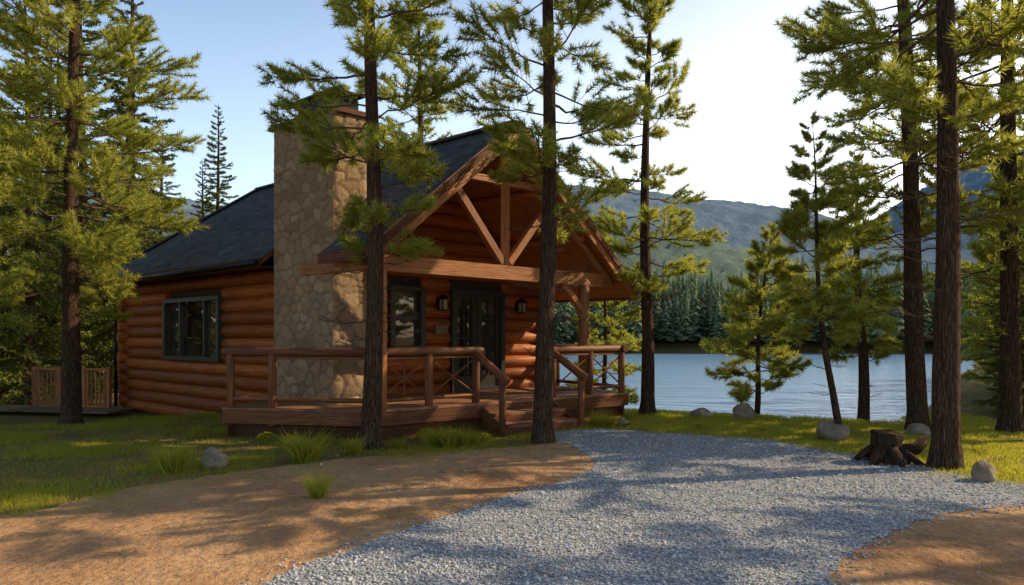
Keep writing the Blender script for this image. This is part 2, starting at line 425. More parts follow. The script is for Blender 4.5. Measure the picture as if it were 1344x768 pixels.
rf=MB(); TH=.13
def panel(pts):
    top=[W(t,s,z) for t,s,z in pts]; bot=[p-V((0,0,TH)) for p in top]
    e=(top[1]-top[0]).normalized(); n=e.cross(top[2]-top[0]); y=n.cross(e).normalized()
    uv=[((p-top[0]).dot(e),(p-top[0]).dot(y)) for p in top]
    if y.z<0: uv=[(a,-b) for a,b in uv]
    rf.face(top,0,uv)
    rf.face(bot[::-1],1)
    k=len(pts)
    for i in range(k):
        j=(i+1)%k; rf.face([bot[i],bot[j],top[j],top[i]],2)
EL,ER,EF=-4.1,2.3,-2.4; EFL=-4.2
panel([(EFL,EF,rz(EFL)),(EFL,-1.0,rz(EFL)),(RT,-1.0,RZ),(RT,EF,RZ)])
panel([(-3.25,-1.0,rz(-3.25)),(-3.25,1.04,rz(-3.25)),(RT,1.04,RZ),(RT,-1.0,RZ)])
panel([(EL,1.04,rz(EL)),(EL,9.4,rz(EL)),(RT,6.6,RZ),(RT,1.04,RZ)])
panel([(ER,9.4,rz(ER)),(ER,EF,rz(ER)),(RT,EF,RZ),(RT,6.6,RZ)])
panel([(EL,9.4,rz(EL)),(ER,9.4,rz(ER)),(RT,6.6,RZ)])
rf.beam(W(RT,EF,RZ+.015),W(RT,6.6,RZ+.015),.22,.05,0); rf.beam(W(RT,6.6,RZ+.02),W(EL,9.4,rz(EL)+.02),.2,.04,0)
rf.build('roof',[M_shingle,M_beam,M_fascia],cabin)
tr=MB()
for (ta,sg) in ((EFL-.03,1),(ER+.03,-1)):
    tr.beam(W(ta,EF-.03,rz(ta)-.10),W(RT,EF-.03,RZ-.10),.05,.26,0)
    tr.beam(W(ta,EF-.065,rz(ta)-.02),W(RT,EF-.065,RZ-.02),.05,.11,1)
tr.beam(W(EL-.03,1.04,rz(EL)-.10),W(EL-.03,9.42,rz(EL)-.10),.04,.17,1)
tr.beam(W(EFL-.03,EF,rz(EFL)-.10),W(EFL-.03,-1.0,rz(EFL)-.10),.04,.17,1)
tr.beam(W(ER+.03,EF,rz(ER)-.10),W(ER+.03,9.4,rz(ER)-.10),.04,.17,1)
tr.beam(W(EL,9.43,rz(EL)-.10),W(ER,9.43,rz(ER)-.10),.04,.17,1)
tr.hexa([W(EL,1.05,2.98),W(TL,1.05,3.02),W(TL,9.3,3.02),W(EL,9.3,2.98),W(EL,1.05,3.0),W(TL,1.05,3.04),W(TL,9.3,3.04),W(EL,9.3,3.0)],1)
tr.build('roof_trim',[M_beam,M_fascia],cabin)
ts=MB(); S0=-2.12
PL,PR=-3.88,.98
ts.beam(W(-4.05,S0,2.86),W(1.5,S0,2.86),.2,.26)
for a in (-4.05,1.85): 
    ts.log(W(a,S0,rz(a)-.26),W(RT,S0,RZ-.26),.10)
ts.beam(W(RT,S0-.0,2.98),W(RT,S0,RZ-.3),.16,.16)
ts.beam(W(RT-.08,S0,3.05),W(RT-1.15,S0,rz(RT-1.15)-.34),.12,.13)
ts.beam(W(RT+.08,S0,3.05),W(RT+1.15,S0,rz(RT+1.15)-.34),.12,.13)
ts.beam(W(RT-.95,S0+.01,4.55),W(RT+.95,S0+.01,4.55),.11,.12)
for a in (PL,PR):
    ts.log(W(a,S0,.5),W(a,S0,2.75),.115,n=14)
    ts.beam(W(a,S0+.1,2.87),W(a,0,2.87),.16,.2)
ts.log(W(RT,S0,RZ-.28),W(RT,0,RZ-.28),.11)
for a in (-3.1,-2.2,-.2,.8):
    ts.log(W(a,S0-.15,rz(a)-.24),W(a,0,rz(a)-.24),.07)
ts.beam(W(PR-.05,S0,2.2),W(PR-.65,S0,2.76),.1,.12)
ts.build('porch_truss',[M_beam],cabin)

wf=MB()
def frame_s(s0,s1,z0,z1,t,mull,hor=[]):
    d0,d1=t-.2,t-.03; w=.075
    tbox(wf,t-.06,t-.02,s0,s1,z0,z1,1)
    tbox(wf,d0,d1,s0-.04,s0+w,z0-.02,z1+.02); tbox(wf,d0,d1,s1-w,s1+.04,z0-.02,z1+.02)
    tbox(wf,d0+.003,d1,s0+w,s1-w,z1-w,z1+.02); tbox(wf,d0+.003,d1,s0+w,s1-w,z0-.02,z0+w)
    for m in mull: tbox(wf,d0+.06,d1,m-.035,m+.035,z0+w,z1-w)
def frame_t(t0,t1,z0,z1,mull=[],hor=[]):
    d0,d1=-.2,-.03; w=.07
    tbox(wf,t0,t1,-.06,-.02,z0,z1,1)
    tbox(wf,t0-.04,t0+w,d0,d1,z0-.02,z1+.02); tbox(wf,t1-w,t1+.04,d0,d1,z0-.02,z1+.02)
    tbox(wf,t0+w,t1-w,d0+.003,d1,z1-w,z1+.02); tbox(wf,t0+w,t1-w,d0+.003,d1,z0-.02,z0+w)
    for m in mull: tbox(wf,m-.03,m+.03,d0+.06,d1,z0+w,z1-w)
    for h in hor: tbox(wf,t0+w,t1-w,d0+.075,d1,h-.03,h+.03)
frame_s(3.6,6.28,1.14,2.54,TL,[4.35,5.55])
frame_t(-2.18,-1.44,1.42,2.66,[],[2.04])
wf.build('windows',[M_frame,M_glass],cabin)
wf=MB()
frame_t(-.68,.71,.51,2.64,[.015])
for (a,b) in ((-.61,-.02),(.05,.64)):
    tbox(wf,a+.003,a+.10,-.13,-.05,.58,2.57); tbox(wf,b-.10,b-.003,-.13,-.05,.58,2.57)
    tbox(wf,a+.10,b-.10,-.127,-.05,2.47,2.57); tbox(wf,a+.10,b-.10,-.127,-.05,.58,.82)
    for z in (1.23,1.64,2.06): tbox(wf,a+.10,b-.10,-.09,-.05,z-.012,z+.012)
    m=(a+b)/2; tbox(wf,m-.012,m+.012,-.093,-.05,.82,2.47)
wf.log(W(-.06,-.2,1.5),W(-.06,-.2,1.62),.012,2,n=6); wf.log(W(.09,-.2,1.5),W(.09,-.2,1.62),.012,2,n=6)
wf.build('double_door',[M_frame,M_glass,M_metal],cabin)
def lantern(t,z):
    b=MB(); tbox(b,t-.05,t+.05,-.18,-.15,z-.1,z+.12)
    b.log(W(t,-.18,z+.13),W(t,-.3,z+.2),.012,0,6); 
    tbox(b,t-.055,t+.055,-.36,-.25,z-.12,z+.08,1)
    for a in (-.06,.06):
        for s in (-.365,-.245): tbox(b,t+a-.008,t+a+.008,s-.008,s+.008,z-.13,z+.09)
    tbox(b,t-.075,t+.075,-.38,-.23,z-.145,z-.125)
    b.hexa([W(t-.085,-.39,z+.085),W(t+.085,-.39,z+.085),W(t+.085,-.22,z+.085),W(t-.085,-.22,z+.085),W(t-.02,-.32,z+.19),W(t+.02,-.32,z+.19),W(t+.02,-.29,z+.19),W(t-.02,-.29,z+.19)])
    b.build('wall_lantern',[M_metal,M_lglass],cabin)
lantern(-1.05,2.35); lantern(1.15,2.35)
b=MB(); tbox(b,-1.15,-.85,-.2,-.165,1.72,1.9); b.build('porch_sign',[M_oldwood],cabin)
b=MB(); tbox(b,-2.86,-2.66,-.32,-.14,1.75,2.1); tbox(b,-2.88,-2.64,-.34,-.14,2.1,2.13); b.build('mail_box',[M_metal],cabin)
b=MB()
b.path([W(EL-.02,9.2,2.98),W(EL+.05,9.15,2.85),W(TL-.22,9.1,2.7),W(TL-.22,9.1,1.5),W(TL-.22,9.1,-.2)],[.045]*5,8)
b.path([W(EL-.09,1.04,3.06),W(EL-.09,9.4,3.03)],[.06,.06],8)
b.build('gutter',[M_metal],cabin)

def chimney():
    t0,t1,s0,s1,zt=-3.9,-3.25,-.9,.97,5.55
    verts=[];faces=[];tone=[]
    def facegrid(o,U,Vv,Nn,w,h,seed):
        r=np.random.default_rng(seed); res=.03
        nu=int(w/res)+1; nv=int(h/res)+1
        u=np.linspace(0,w,nu); v=np.linspace(0,h,nv); UU,VV=np.meshgrid(u,v)
        cw,ch=.26,.165; sx=[];sy=[]
        for j in range(-1,int(h/ch)+2):
            for i in range(-1,int(w/cw)+2):
                if r.random()<.2: continue
                sx.append((i+.5+.5*(j%2)+r.uniform(-.42,.42))*cw); sy.append((j+.5+r.uniform(-.4,.4))*ch)
        sx=np.array(sx);sy=np.array(sy); rnd=r.random(len(sx)); off=r.uniform(0,.022,len(sx))
        wu=UU+.02*np.sin(VV*17+UU*5); wv=VV+.02*np.sin(UU*19+3+VV*7)
        D=np.sqrt(((wu.ravel()[:,None]-sx)/1.35)**2+(wv.ravel()[:,None]-sy)**2)
        idx=np.argsort(D,1)[:,:2]; d1=D[np.arange(len(D)),idx[:,0]]; d2=D[np.arange(len(D)),idx[:,1]]
        ed=d2-d1; k=sm(ed/.04); ebd=np.minimum.reduce([UU.ravel(),w-UU.ravel()]); 
        disp=(k*(.018+off[idx[:,0]])+r.normal(0,.002,len(k)))*sm(ebd/.05)
        base=len(verts)
        for a,bb,dd,kk,tn in zip(UU.ravel(),VV.ravel(),disp,k,rnd[idx[:,0]]):
            verts.append(tuple(o+U*a+Vv*bb+Nn*dd)); tone.append((tn,kk,0,1))
        for j in range(nv-1):
            for i in range(nu-1):
                a=base+j*nu+i; faces.append((a,a+1,a+nu+1,a+nu))
    z=V((0,0,1)); u=V((ca,sa,0)); v=V((-cb,sb,0))
    facegrid(W(t0,s1,-.2),-v,z,-u,s1-s0,zt+.2,1)
    facegrid(W(t0,s0,-.2),u,z,-v,t1-t0,zt+.2,2)
    facegrid(W(t1,s0,-.2),v,z,u,s1-s0,zt+.2,3)
    facegrid(W(t1,s1,-.2),-u,z,v,t1-t0,zt+.2,4)
    me=bpy.data.meshes.new('chimney'); me.from_pydata(verts,[],faces); me.materials.append(M_stone)
    at=me.color_attributes.new('tone','FLOAT_COLOR','POINT'); at.data.foreach_set('color',np.array(tone,dtype=np.float32).ravel())
    me.polygons.foreach_set('use_smooth',[True]*len(faces))
    ob=bpy.data.objects.new('chimney',me); COL.objects.link(ob); ob.parent=cabin
    c=MB(); tbox(c,t0-.08,t1+.08,s0-.08,s1+.08,zt,zt+.06); tbox(c,t0-.04,t1+.04,s0-.04,s1+.04,zt+.06,zt+.10)
    c.build('chimney_cap_slab',[M_fascia],cabin)
    c=MB(); tbox(c,t0+.08,t1-.08,-.78,.3,zt+.10,zt+.32); tbox(c,t0+.0,t1-.0,-.88,.4,zt+.38,zt+.42)
    for a in (t0+.12,t1-.14):
        for s in (-.76,.26): tbox(c,a,a+.02,s,s+.02,zt+.32,zt+.38)
    c.build('chimney_hood',[M_metal],cabin)
chimney()

C=V((-2.2,10.88,0)); Rr=V((2.44,14.3,0)); L=V((-4.82,11.35,0))
RB=W(2.42,-.16)
d=(Rr-C).normalized(); DL=(Rr-C).length; nrm=V((d.y,-d.x,0))
dk=MB()
poly=[L,C,Rr,RB,W(TL-.16,-.16),W(TL-.16,1.2)]
pp=[(p.x,p.y) for p in poly]
def clip_strip(o,nv,a0,a1):
    def clip(P,val,keep_greater):
        out=[]
        for i in range(len(P)):
            p,q=P[i],P[(i+1)%len(P)]; dp=(p-o).dot(nv)-val; dq=(q-o).dot(nv)-val
            if not keep_greater: dp=-dp;dq=-dq
            if dp>=0: out.append(p)
            if dp*dq<0: out.append(p.lerp(q,dp/(dp-dq)))
        return out
    P=clip([V((p.x,p.y,0)) for p in poly],a0,True)
    if len(P)<3: return None
    P=clip(P,a1,False); return P if len(P)>2 else None
a=-.0
while a<6.5:
    P=clip_strip(C,-nrm,a,a+.137)
    if P:
        o=random.random()*30; uv=[((p-C).dot(d)+o,(p-C).dot(nrm)+o) for p in P]
        top=[V((p.x,p.y,.5)) for p in P]; dk.face(top,0,uv)
        dk.face([V((p.x,p.y,.46)) for p in P][::-1],0,uv[::-1])
        for i in range(len(P)):
            j=(i+1)%len(P); dk.face([V((P[i].x,P[i].y,.46)),V((P[j].x,P[j].y,.46)),top[j],top[i]],0)
    a+=.145
def fas(p,q,inset,z0,z1,th,mat):
    e=(q-p).normalized(); nn=V((e.y,-e.x,0)); o=-nn*(inset+th/2)
    dk.beam(V((p.x,p.y,(z0+z1)/2))+o,V((q.x,q.y,(z0+z1)/2))+o,th,z1-z0,mat)
for p,q in ((L,C),(C,Rr),(Rr,RB)):
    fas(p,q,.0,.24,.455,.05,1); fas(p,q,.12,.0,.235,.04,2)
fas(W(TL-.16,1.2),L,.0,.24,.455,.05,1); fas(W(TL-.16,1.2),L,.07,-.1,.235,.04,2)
dk.build('porch_deck',[M_deck,M_rail,M_fascia],cabin)
rl=MB()
def post(p,z0=.5,z1=1.42,r=.07): rl.log(V((p.x,p.y,z0)),V((p.x,p.y,z1)),r,0,12)
def rail(p,q,z=1.42,mid=True,zq=None):
    zq=z if zq is None else zq
    e=(q-p).normalized()
    rl.log(V((p.x,p.y,z))-e*.14,V((q.x,q.y,zq))+e*.14,.078,0,14,wob=.03)
    rl.beam(V((p.x,p.y,z-.10)),V((q.x,q.y,zq-.10)),.09,.03)
    if mid: rl.log(V((p.x,p.y,.62)),V((q.x,q.y,.62)),.04,0,8)
def inn(p): return p-nrm*.09
fl=(C-L).normalized(); ln=V((fl.y,-fl.x,0))
P0=L-ln*.09+fl*.1; P3=C+V((-.02,.1,0))
P1=P0.lerp(P3,.30)
for p in (P0,P1,P3): post(p,.2)
rail(P0,P3,mid=False)
for p,q in ((P0,P1),(P1,P3)): rl.log(V((p.x,p.y,.64)),V((q.x,q.y,.64)),.04,0,8)
F=[inn(C+d*q) for q in (.12,1.05,2.0)]
for p in F: post(p,.2)
rail(F[0],F[2],mid=False)
for p,q in zip(F,F[1:]):
    rl.log(V((p.x,p.y,.64)),V((q.x,q.y,.64)),.035,0,8)
    rl.log(V((p.x,p.y,.66)),V((q.x,q.y,1.3)),.016,0,6); rl.log(V((q.x,q.y,.66)),V((p.x,p.y,1.3)),.016,0,6)
    m=p.lerp(q,.5); rl.log(V((m.x,m.y,.66)),V((m.x,m.y,1.34)),.014,0,6)
G=[inn(C+d*q) for q in (3.78,4.75,DL-.12)]
for p in G: post(p,.2)
rail(G[0],G[2],mid=False)
Bk=RB+(Rr-RB).normalized()*.15-d*.1
Bk=V((Bk.x,Bk.y,0)); post(Bk)
rail(G[2],Bk,mid=True)
for p,q in zip(G,G[1:]):
    rl.log(V((p.x,p.y,.64)),V((q.x,q.y,.64)),.035,0,8)
    rl.log(V((p.x,p.y,.66)),V((q.x,q.y,1.3)),.016,0,6); rl.log(V((q.x,q.y,.66)),V((p.x,p.y,1.3)),.016,0,6)
for q in (2.0,3.78):
    p=inn(C+d*q); e=C+d*q+nrm*.72
    post(e,0,.98,.06)
    rl.log(V((p.x,p.y,1.42))-nrm*.1,V((e.x,e.y,1.0))+nrm*.14-V((0,0,.08)),.07,0,12)
rl.build('porch_railing',[M_rail],cabin)
st=MB()
for i,(n0,zt) in enumerate(((.0,.335),(.36,.17))):
    a=C+d*2.1+nrm*(n0+.01); bq=C+d*3.68+nrm*(n0+.01)
    for k in range(2):
        oo=nrm*(.09+k*.19)
        st.beam(V((a.x,a.y,zt-.02))+oo,V((bq.x,bq.y,zt-.02))+oo,.175,.045,0)
    oo=nrm*(.35)
    st.beam(V((a.x,a.y,(zt-.045)/2+.0))+oo,V((bq.x,bq.y,(zt-.045)/2))+oo,.03,zt-.05,1)
for q in (2.08,3.70):
    p=C+d*q
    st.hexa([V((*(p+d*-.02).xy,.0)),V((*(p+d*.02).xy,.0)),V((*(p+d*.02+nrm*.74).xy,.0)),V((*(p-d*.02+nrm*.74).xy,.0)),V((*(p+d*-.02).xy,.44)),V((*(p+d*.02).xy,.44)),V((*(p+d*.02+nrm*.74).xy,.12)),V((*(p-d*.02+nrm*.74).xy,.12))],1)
st.build('porch_steps',[M_deck,M_fascia],cabin)

fe=MB(); a=V((-10.4,17.6,-.32)); bq=V((-12.6,18.03,-.32)); e=(bq-a); n=18
for i in range(n+1):
    p=a+e*i/n
    if i%6==0: fe.beam(p,p+V((0,0,1.2)),.1,.1)
    else: fe.beam(p+V((0,0,.12)),p+V((0,0,1.08)),.035,.035)
fe.beam(a+V((0,0,1.14)),bq+V((0,0,1.14)),.12,.05); fe.beam(a+V((0,0,.16)),bq+V((0,0,.16)),.05,.08)
fe.build('wooden_fence',[M_beam])
bw=MB()
for i in range(30):
    p=V((-9.9-.15*i,16.6+.03*i,-.19)); bw.beam(p,p+V((.1,.95,0)),.14,.05)
bw.build('boardwalk',[M_oldwood])

def rock(loc,size,seed,name='rock'):
    bm=bmesh.new(); bmesh.ops.create_icosphere(bm,subdivisions=4,radius=1)
    r=random.Random(seed); ph=[[r.uniform(0,6) for _ in range(3)] for _ in range(5)]
    planes=[V((r.gauss(0,1),r.gauss(0,1),r.gauss(0,.7))).normalized() for _ in range(9)]
    for v in bm.verts:
        c=v.co.copy()
        for pl in planes:
            dd=c.dot(pl)-.78
            if dd>0: c-=pl*dd*.85
        k=1
        for i,p in enumerate(ph):
            f=1.5+i*1.3; k+=.05/(1+i*.5)*math.sin(c.x*f+p[0])*math.sin(c.y*f+p[1])+.03/(1+i)*math.sin(c.z*f*2+p[2])
        v.co=V((c.x*k*size[0],c.y*k*size[1],c.z*k*size[2]))
    me=bpy.data.meshes.new(name); bm.to_mesh(me); bm.free(); me.materials.append(M_rock)
    me.polygons.foreach_set('use_smooth',[True]*len(me.polygons))
    ob=bpy.data.objects.new(name,me); ob.location=(loc[0],loc[1],float(HT(loc[0],loc[1]))+size[2]*.45); ob.rotation_euler=(0,0,r.uniform(0,6)); COL.objects.link(ob)
rock((-3.83,8.75),(.21,.17,.19),3); rock((4.72,13.9),(.34,.24,.21),5); rock((3.9,14.1),(.24,.18,.14),6)
rock((5.25,11.2),(.32,.26,.22),8); rock((5.5,7.95),(.13,.13,.18),9); rock((6.9,11.6),(.2,.16,.14),12); rock((2.1,12.9),(.15,.12,.09),13)
def stump():
    m=MB(); c=V((5.02,9.15,0))
    m.path([c+V((0,0,-.05)),c+V((.01,0,.08)),c+V((.0,.02,.22)),c+V((.02,0,.4)),c+V((.02,.01,.41))],[.3,.24,.19,.2,.05],14,0,True,.12,3)
    for i in range(7):
        a=i*.9+.2; dd=V((math.cos(a),math.sin(a),0)); r=random.uniform(.07,.1)
        m.path([c+dd*.1+V((0,0,.2)),c+dd*.26+V((0,0,.12)),c+dd*random.uniform(.38,.48)+V((0,0,-.03))],[r,r*.8,r*.3],8,0,True,.15,3)
    m.path([c+V((.1,-.1,.16)),c+V((.35,-.1,.2)),c+V((.5,-.05,.32))],[.09,.08,.06],8,0,True,.15,3)
    m.build('tree_stump',[M_bark])
stump()

# ------------------------------------------------------------------ trees (whole crown merged into one mesh per tree)
def branch_arrays(kind,L,seed,bare=False,lod=1.0):
    r=random.Random(seed); vs=[];fs=[];ms=[]
    def tube(pts,r0,r1,n=3):
        b=len(vs)
        for i,p in enumerate(pts):
            d_=(pts[min(i+1,len(pts)-1)]-pts[max(i-1,0)]).normalized(); x=d_.cross(V((0,0,1)))
            x=x.normalized() if x.length>.01 else V((0,1,0)); y=x.cross(d_); rr=r0+(r1-r0)*i/(len(pts)-1)
            for k in range(n):
                a=6.283*k/n; vs.append(tuple(p+x*math.cos(a)*rr+y*math.sin(a)*rr))
        for i in range(len(pts)-1):
            for k in range(n):
                k2=(k+1)%n; a_,b_,c_,d__=b+i*n+k,b+i*n+k2,b+(i+1)*n+k2,b+(i+1)*n+k
                fs.append((a_,b_,c_)); fs.append((a_,c_,d__)); ms.extend((0,0))
    def rv():
        while True:
            q=V((r.uniform(-1,1),r.uniform(-1,1),r.uniform(-1,1)))
            if .05<q.length<1: return q.normalized()
    def tuft(p,dr,n,ln,spread,w):
        for _ in range(n):
            q=(dr+rv()*spread+V((0,0,.15))).normalized(); st_=p-dr*r.uniform(0,.06)
            sd=q.cross(rv()); 
            if sd.length<.05: continue
            sd=sd.normalized()*w*.5; l=ln*r.uniform(.7,1.1); b=len(vs)
            vs.extend([tuple(st_-sd),tuple(st_+sd),tuple(st_+q*l)]); fs.append((b,b+1,b+2)); ms.append(1)
    K=8; up=r.uniform(.08,.25) if kind=='pine' else r.uniform(-.05,.08)
    droop=-.18 if kind=='spruce' else -.05
    wy=r.uniform(-.12,.12)
    main=[V((L*i/K, L*wy*math.sin(i/K*3)+r.gauss(0,.015), L*(up*(i/K)**2+droop*math.sin(i/K*3.1)*.6)+r.gauss(0,.015))) for i in range(K+1)]
    tube(main,.012*L+.003,.004,4)
    def at(f):
        x=f*K;i=min(int(x),K-1); return main[i].lerp(main[i+1],x-i)
    nsub=int(8+L*7) if kind=='pine' else int(9+L*8)
    side=1
    nw=.0145/lod**.8
    for j in range(nsub):
        f=(.28 if kind=='pine' else .15)+(.7 if kind=='pine' else .83)*(j+r.random()*.6)/nsub; side=-side
        sl=L*(.14+.40*(1-f)*min(1,f*3)) *r.uniform(.6,1.3)
        if kind=='pine': sl=max(sl,.16)
        ang=side*math.radians(r.uniform(15,75)); el=r.uniform(-.45,.9) if kind=='pine' else r.uniform(-.25,.12)
        dr=V((math.cos(ang),math.sin(ang),el)).normalized(); p=at(f); pts=[p]
        for i in range(3):
            dr=(dr+V((.15,0,.14 if kind=='pine' else -.02))+rv()*.1).normalized(); pts.append(pts[-1]+dr*sl/3)
        tube(pts,.006,.003,3)
        if bare: continue
        if kind=='pine':
            cnt=max(2,int(sl/.105))
            for g_ in range(cnt):
                ff=.35+.65*(g_+1)/cnt; x=ff*3;i=min(int(x),2); q=pts[i].lerp(pts[i+1],x-i)
                tuft(q,(pts[i+1]-pts[i]).normalized(),int(r.randint(22,29)*lod),.145,1.25,nw)
        else:
            cnt=max(3,int(sl/.06))
            for g_ in range(cnt):
                ff=(g_+.6)/cnt; x=ff*3;i=min(int(x),2); q=pts[i].lerp(pts[i+1],x-i)
                tuft(q,(pts[i+1]-pts[i]).normalized(),5,.11,1.0,.036)
    if not bare:
        nn=4 if kind=='pine' else 12
        for g_ in range(nn):
            f=.5+.5*(g_+1)/nn; tuft(at(f),V((1,0,.2)).normalized(),int(27*lod) if kind=='pine' else 6,.145 if kind=='pine' else .10,1.2 if kind=='pine' else .9,nw if kind=='pine' else .034)
    return np.array(vs,np.float32),np.array(fs,np.int32),np.array(ms,np.int32)
BR={}
for kind in ('pine','spruce','pinelod'):
    for k_,L_ in enumerate((.6,1.1,1.7,2.4)):
        BR[(kind,L_)]=[branch_arrays(kind[:4] if kind!='spruce' else kind,L_,1000*len(kind)+k_*37+i,False,.5 if kind=='pinelod' else 1.0) for i in range(4)]
BARE=[branch_arrays('pine',.9,77+i,True) for i in range(4)]
def fast_mesh(name,vs,fs,ms,tone,mats):
    me=bpy.data.meshes.new(name); me.vertices.add(len(vs)); me.vertices.foreach_set('co',vs.ravel())
    me.loops.add(len(fs)*3); me.loops.foreach_set('vertex_index',fs.ravel())
    me.polygons.add(len(fs)); me.polygons.foreach_set('loop_start',np.arange(len(fs),dtype=np.int32)*3)
    for m in mats: me.materials.append(m)
    me.polygons.foreach_set('material_index',ms); me.update(calc_edges=True)
    at=me.attributes.new('tone','FLOAT','POINT'); at.data.foreach_set('value',tone)
    return me
SIZES=(.6,1.1,1.7,2.4)
def make_tree_data(kind,H,c0,rmax,nbr,rb,lean,seed,dead,gap,lod=False):
    r=random.Random(seed*13+5); n=14; ph=r.uniform(0,6)
    def tp(h):
        f=h/H; return V((lean[0]*f+.08*math.sin(f*5+ph)*min(1,f*4),lean[1]*f+.05*math.sin(f*4+ph*2)*min(1,f*4),h))
    hs=[-.15,.05,.15,.35]+[.35+(H-.35)*i/n for i in range(1,n+1)]
    def tr_(h):
        f=max(0,h/H); return rb*((1-f)**.8*.97+.03)*(1+.45*math.exp(-max(h,0)/.14))
    m=MB(); m.path([tp(max(h,0))+V((0,0,min(h,0))) for h in hs],[tr_(h) for h in hs],16,0,False,.06,1.6)
    tob=m.build('trunk',[M_bark]); tme=tob.data; bpy.data.objects.remove(tob)
    vs=[];fs=[];ms=[];tn=[];nv=0
    def add(arr,M,tone):
        nonlocal nv
        v,f,mm=arr; Mn=np.array(M,np.float32); vs.append(v@Mn[:3,:3].T+Mn[:3,3]); fs.append(f+nv); ms.append(mm); tn.append(np.full(len(v),tone,np.float32)); nv+=len(v)
    for i in range(nbr):
        f=((i+r.random())/nbr)**(.85); h=c0+(H*.985-c0)*f
        if kind=='pine': pr=min(1,.6+1.6*f)*(1-.82*max(0,f-.25)**1.3/.69)
        else: pr=1-.93*f
        rr=max(.22,rmax*pr*r.uniform(.5,1.18)); az=i*2.39996+r.gauss(0,.35)
        if r.random()<gap: continue
        if kind=='pine': pt=-10+48*f**1.5+r.gauss(0,12)
        else: pt=-16+45*f**2+r.gauss(0,5)
        L_=min(SIZES,key=lambda q:abs(q-rr)); s=rr/L_
        M=Matrix.Translation(tp(h))@Matrix.Rotation(az,4,'Z')@Matrix.Rotation(-math.radians(pt),4,'Y')@Matrix.Rotation(r.gauss(0,.3),4,'X')@Matrix.Diagonal((s,s*r.uniform(.85,1.15),s,1))
        add(r.choice(BR[('pinelod' if (lod and kind=='pine') else kind,L_)]),M,r.random())
    for i in range(dead):
        h=r.uniform(c0*.45,c0+1.2); s=r.uniform(.35,1.0)*min(1,rmax/1.4)
        add(r.choice(BARE),Matrix.Translation(tp(h))@Matrix.Rotation(r.uniform(0,6.28),4,'Z')@Matrix.Rotation(r.uniform(-.1,.35),4,'Y')@Matrix.Scale(s,4),0)
    cme=fast_mesh('crown',np.concatenate(vs),np.concatenate(fs),np.concatenate(ms),np.concatenate(tn),[M_bark,M_pine if kind=='pine' else M_spruce])
    return tme,cme
def place(kind,data,x,y,rot=0,s=1):
    e=empty('pine_tree' if kind=='pine' else 'spruce_tree',(x,y,float(HT(x,y)))); e.rotation_euler=(0,0,rot); e.scale=(s,s,s)
    for nm,me in zip(('trunk','crown'),data):
        o=bpy.data.objects.new(nm,me); COL.objects.link(o); o.parent=e
def T(kind,x,y,H,c0,rmax,nbr,rb,lean=(0,0),seed=0,dead=14,gap=.15):
    place(kind,make_tree_data(kind,H,c0,rmax,nbr,rb,lean,seed,dead,gap),x,y)
T('pine',-2.13,10.30,12.5,2.75,1.5,104,.145,(.05,0),1)
T('pine',.49,10.85,13,3.0,1.5,102,.155,(.1,0),2)
T('pine',2.93,14.75,10.3,2.2,1.5,84,.15,(.05,0),3)
T('pine',5.56,8.75,12.5,3.9,2.2,66,.165,(-.05,0),4,26)
T('pine',7.2,12.1,15,3.2,2.0,80,.165,(-.65,0),5,24)
T('pine',5.35,11.15,5.3,1.5,.9,60,.06,(-.5,.1),6,12,.05)
T('pine',5.55,15.6,4.7,.8,1.15,75,.07,(.35,0),7,5,.05)
T('pine',7.35,14.3,5.8,1.4,1.1,60,.12,(-.1,0),8,8)
T('pine',-9.1,14.1,14,2.4,2.5,130,.18,(.1,0),12)
PP=[make_tree_data('pine',13,h0,2.2,90,.16,(.1*i,0),100+i,12,.15,True) for i,h0 in enumerate((1.6,3.4,3.0))]
PS=[make_tree_data('pine',7,.6,1.6,70,.10,(0,0),110+i,4,.1,True) for i in range(2)]
SP=[make_tree_data('spruce',15,.8,2.7,165,.2,(0,0),120+i,3,.03) for i in range(3)]
SS=[make_tree_data('spruce',6.5,.3,1.7,85,.1,(0,0),130+i,0,.03) for i in range(1)]
rr=random.Random(5)
def I(kind,lst,k,x,y,s): place(kind,lst[k%len(lst)],x,y,rr.uniform(0,6.28),s)
I('pine',PP,0,8.75,12.0,1.05); I('pine',PP,1,9.9,11.3,1.0); I('pine',PS,0,2.3,17.2,.72)
I('pine',PP,0,-10.1,11.2,1.05)
I('spruce',SP,0,-13.4,24,1.07); I('spruce',SP,1,-15.1,35,.93)
for i,(x,y,h) in enumerate([(-14.2,20,13),(-17,27,17),(-20,24,18),(-17.5,31,15),(-24,36,19),(-28,33,19),(-19.5,38,14),(-26,27,18),(-16,21.5,9),(-19,19,12),(-21,31,16),(-31,40,19),(-24,20,15),(-17,16,12),(-12.2,27,9)]):
    I('spruce',SP,i,x,y,h/15)
I('pine',PP,1,-3.1,22.5,1.1); I('pine',PP,2,-7.2,29,1.0)
for i,(x,y,h) in enumerate([(12,14.5,8),(13.2,16,9),(15.5,20,9),(18,22,10),(21,27,10),(11.3,12.9,6.5),(24,31,11),(15,17,7),(28,36,11),(20,22,8),(27,30,10),(33,42,11),(12.4,17.2,5),(14,19.4,6)]):
    I('pine',PS,i,x,y,h/7)
I('pine',PP,2,14.5,7.6,.95)
for x,y,s in ((13.5,14.2,1.0),(11.2,14.0,.7),(17,18,1.2),(14.2,15.2,.8),(22,24.5,1.3),(10.6,14.6,.45),(12.8,15.4,.6),(16,19.5,.8),(19,21,1)): I('spruce',SS,0,x,y,s)

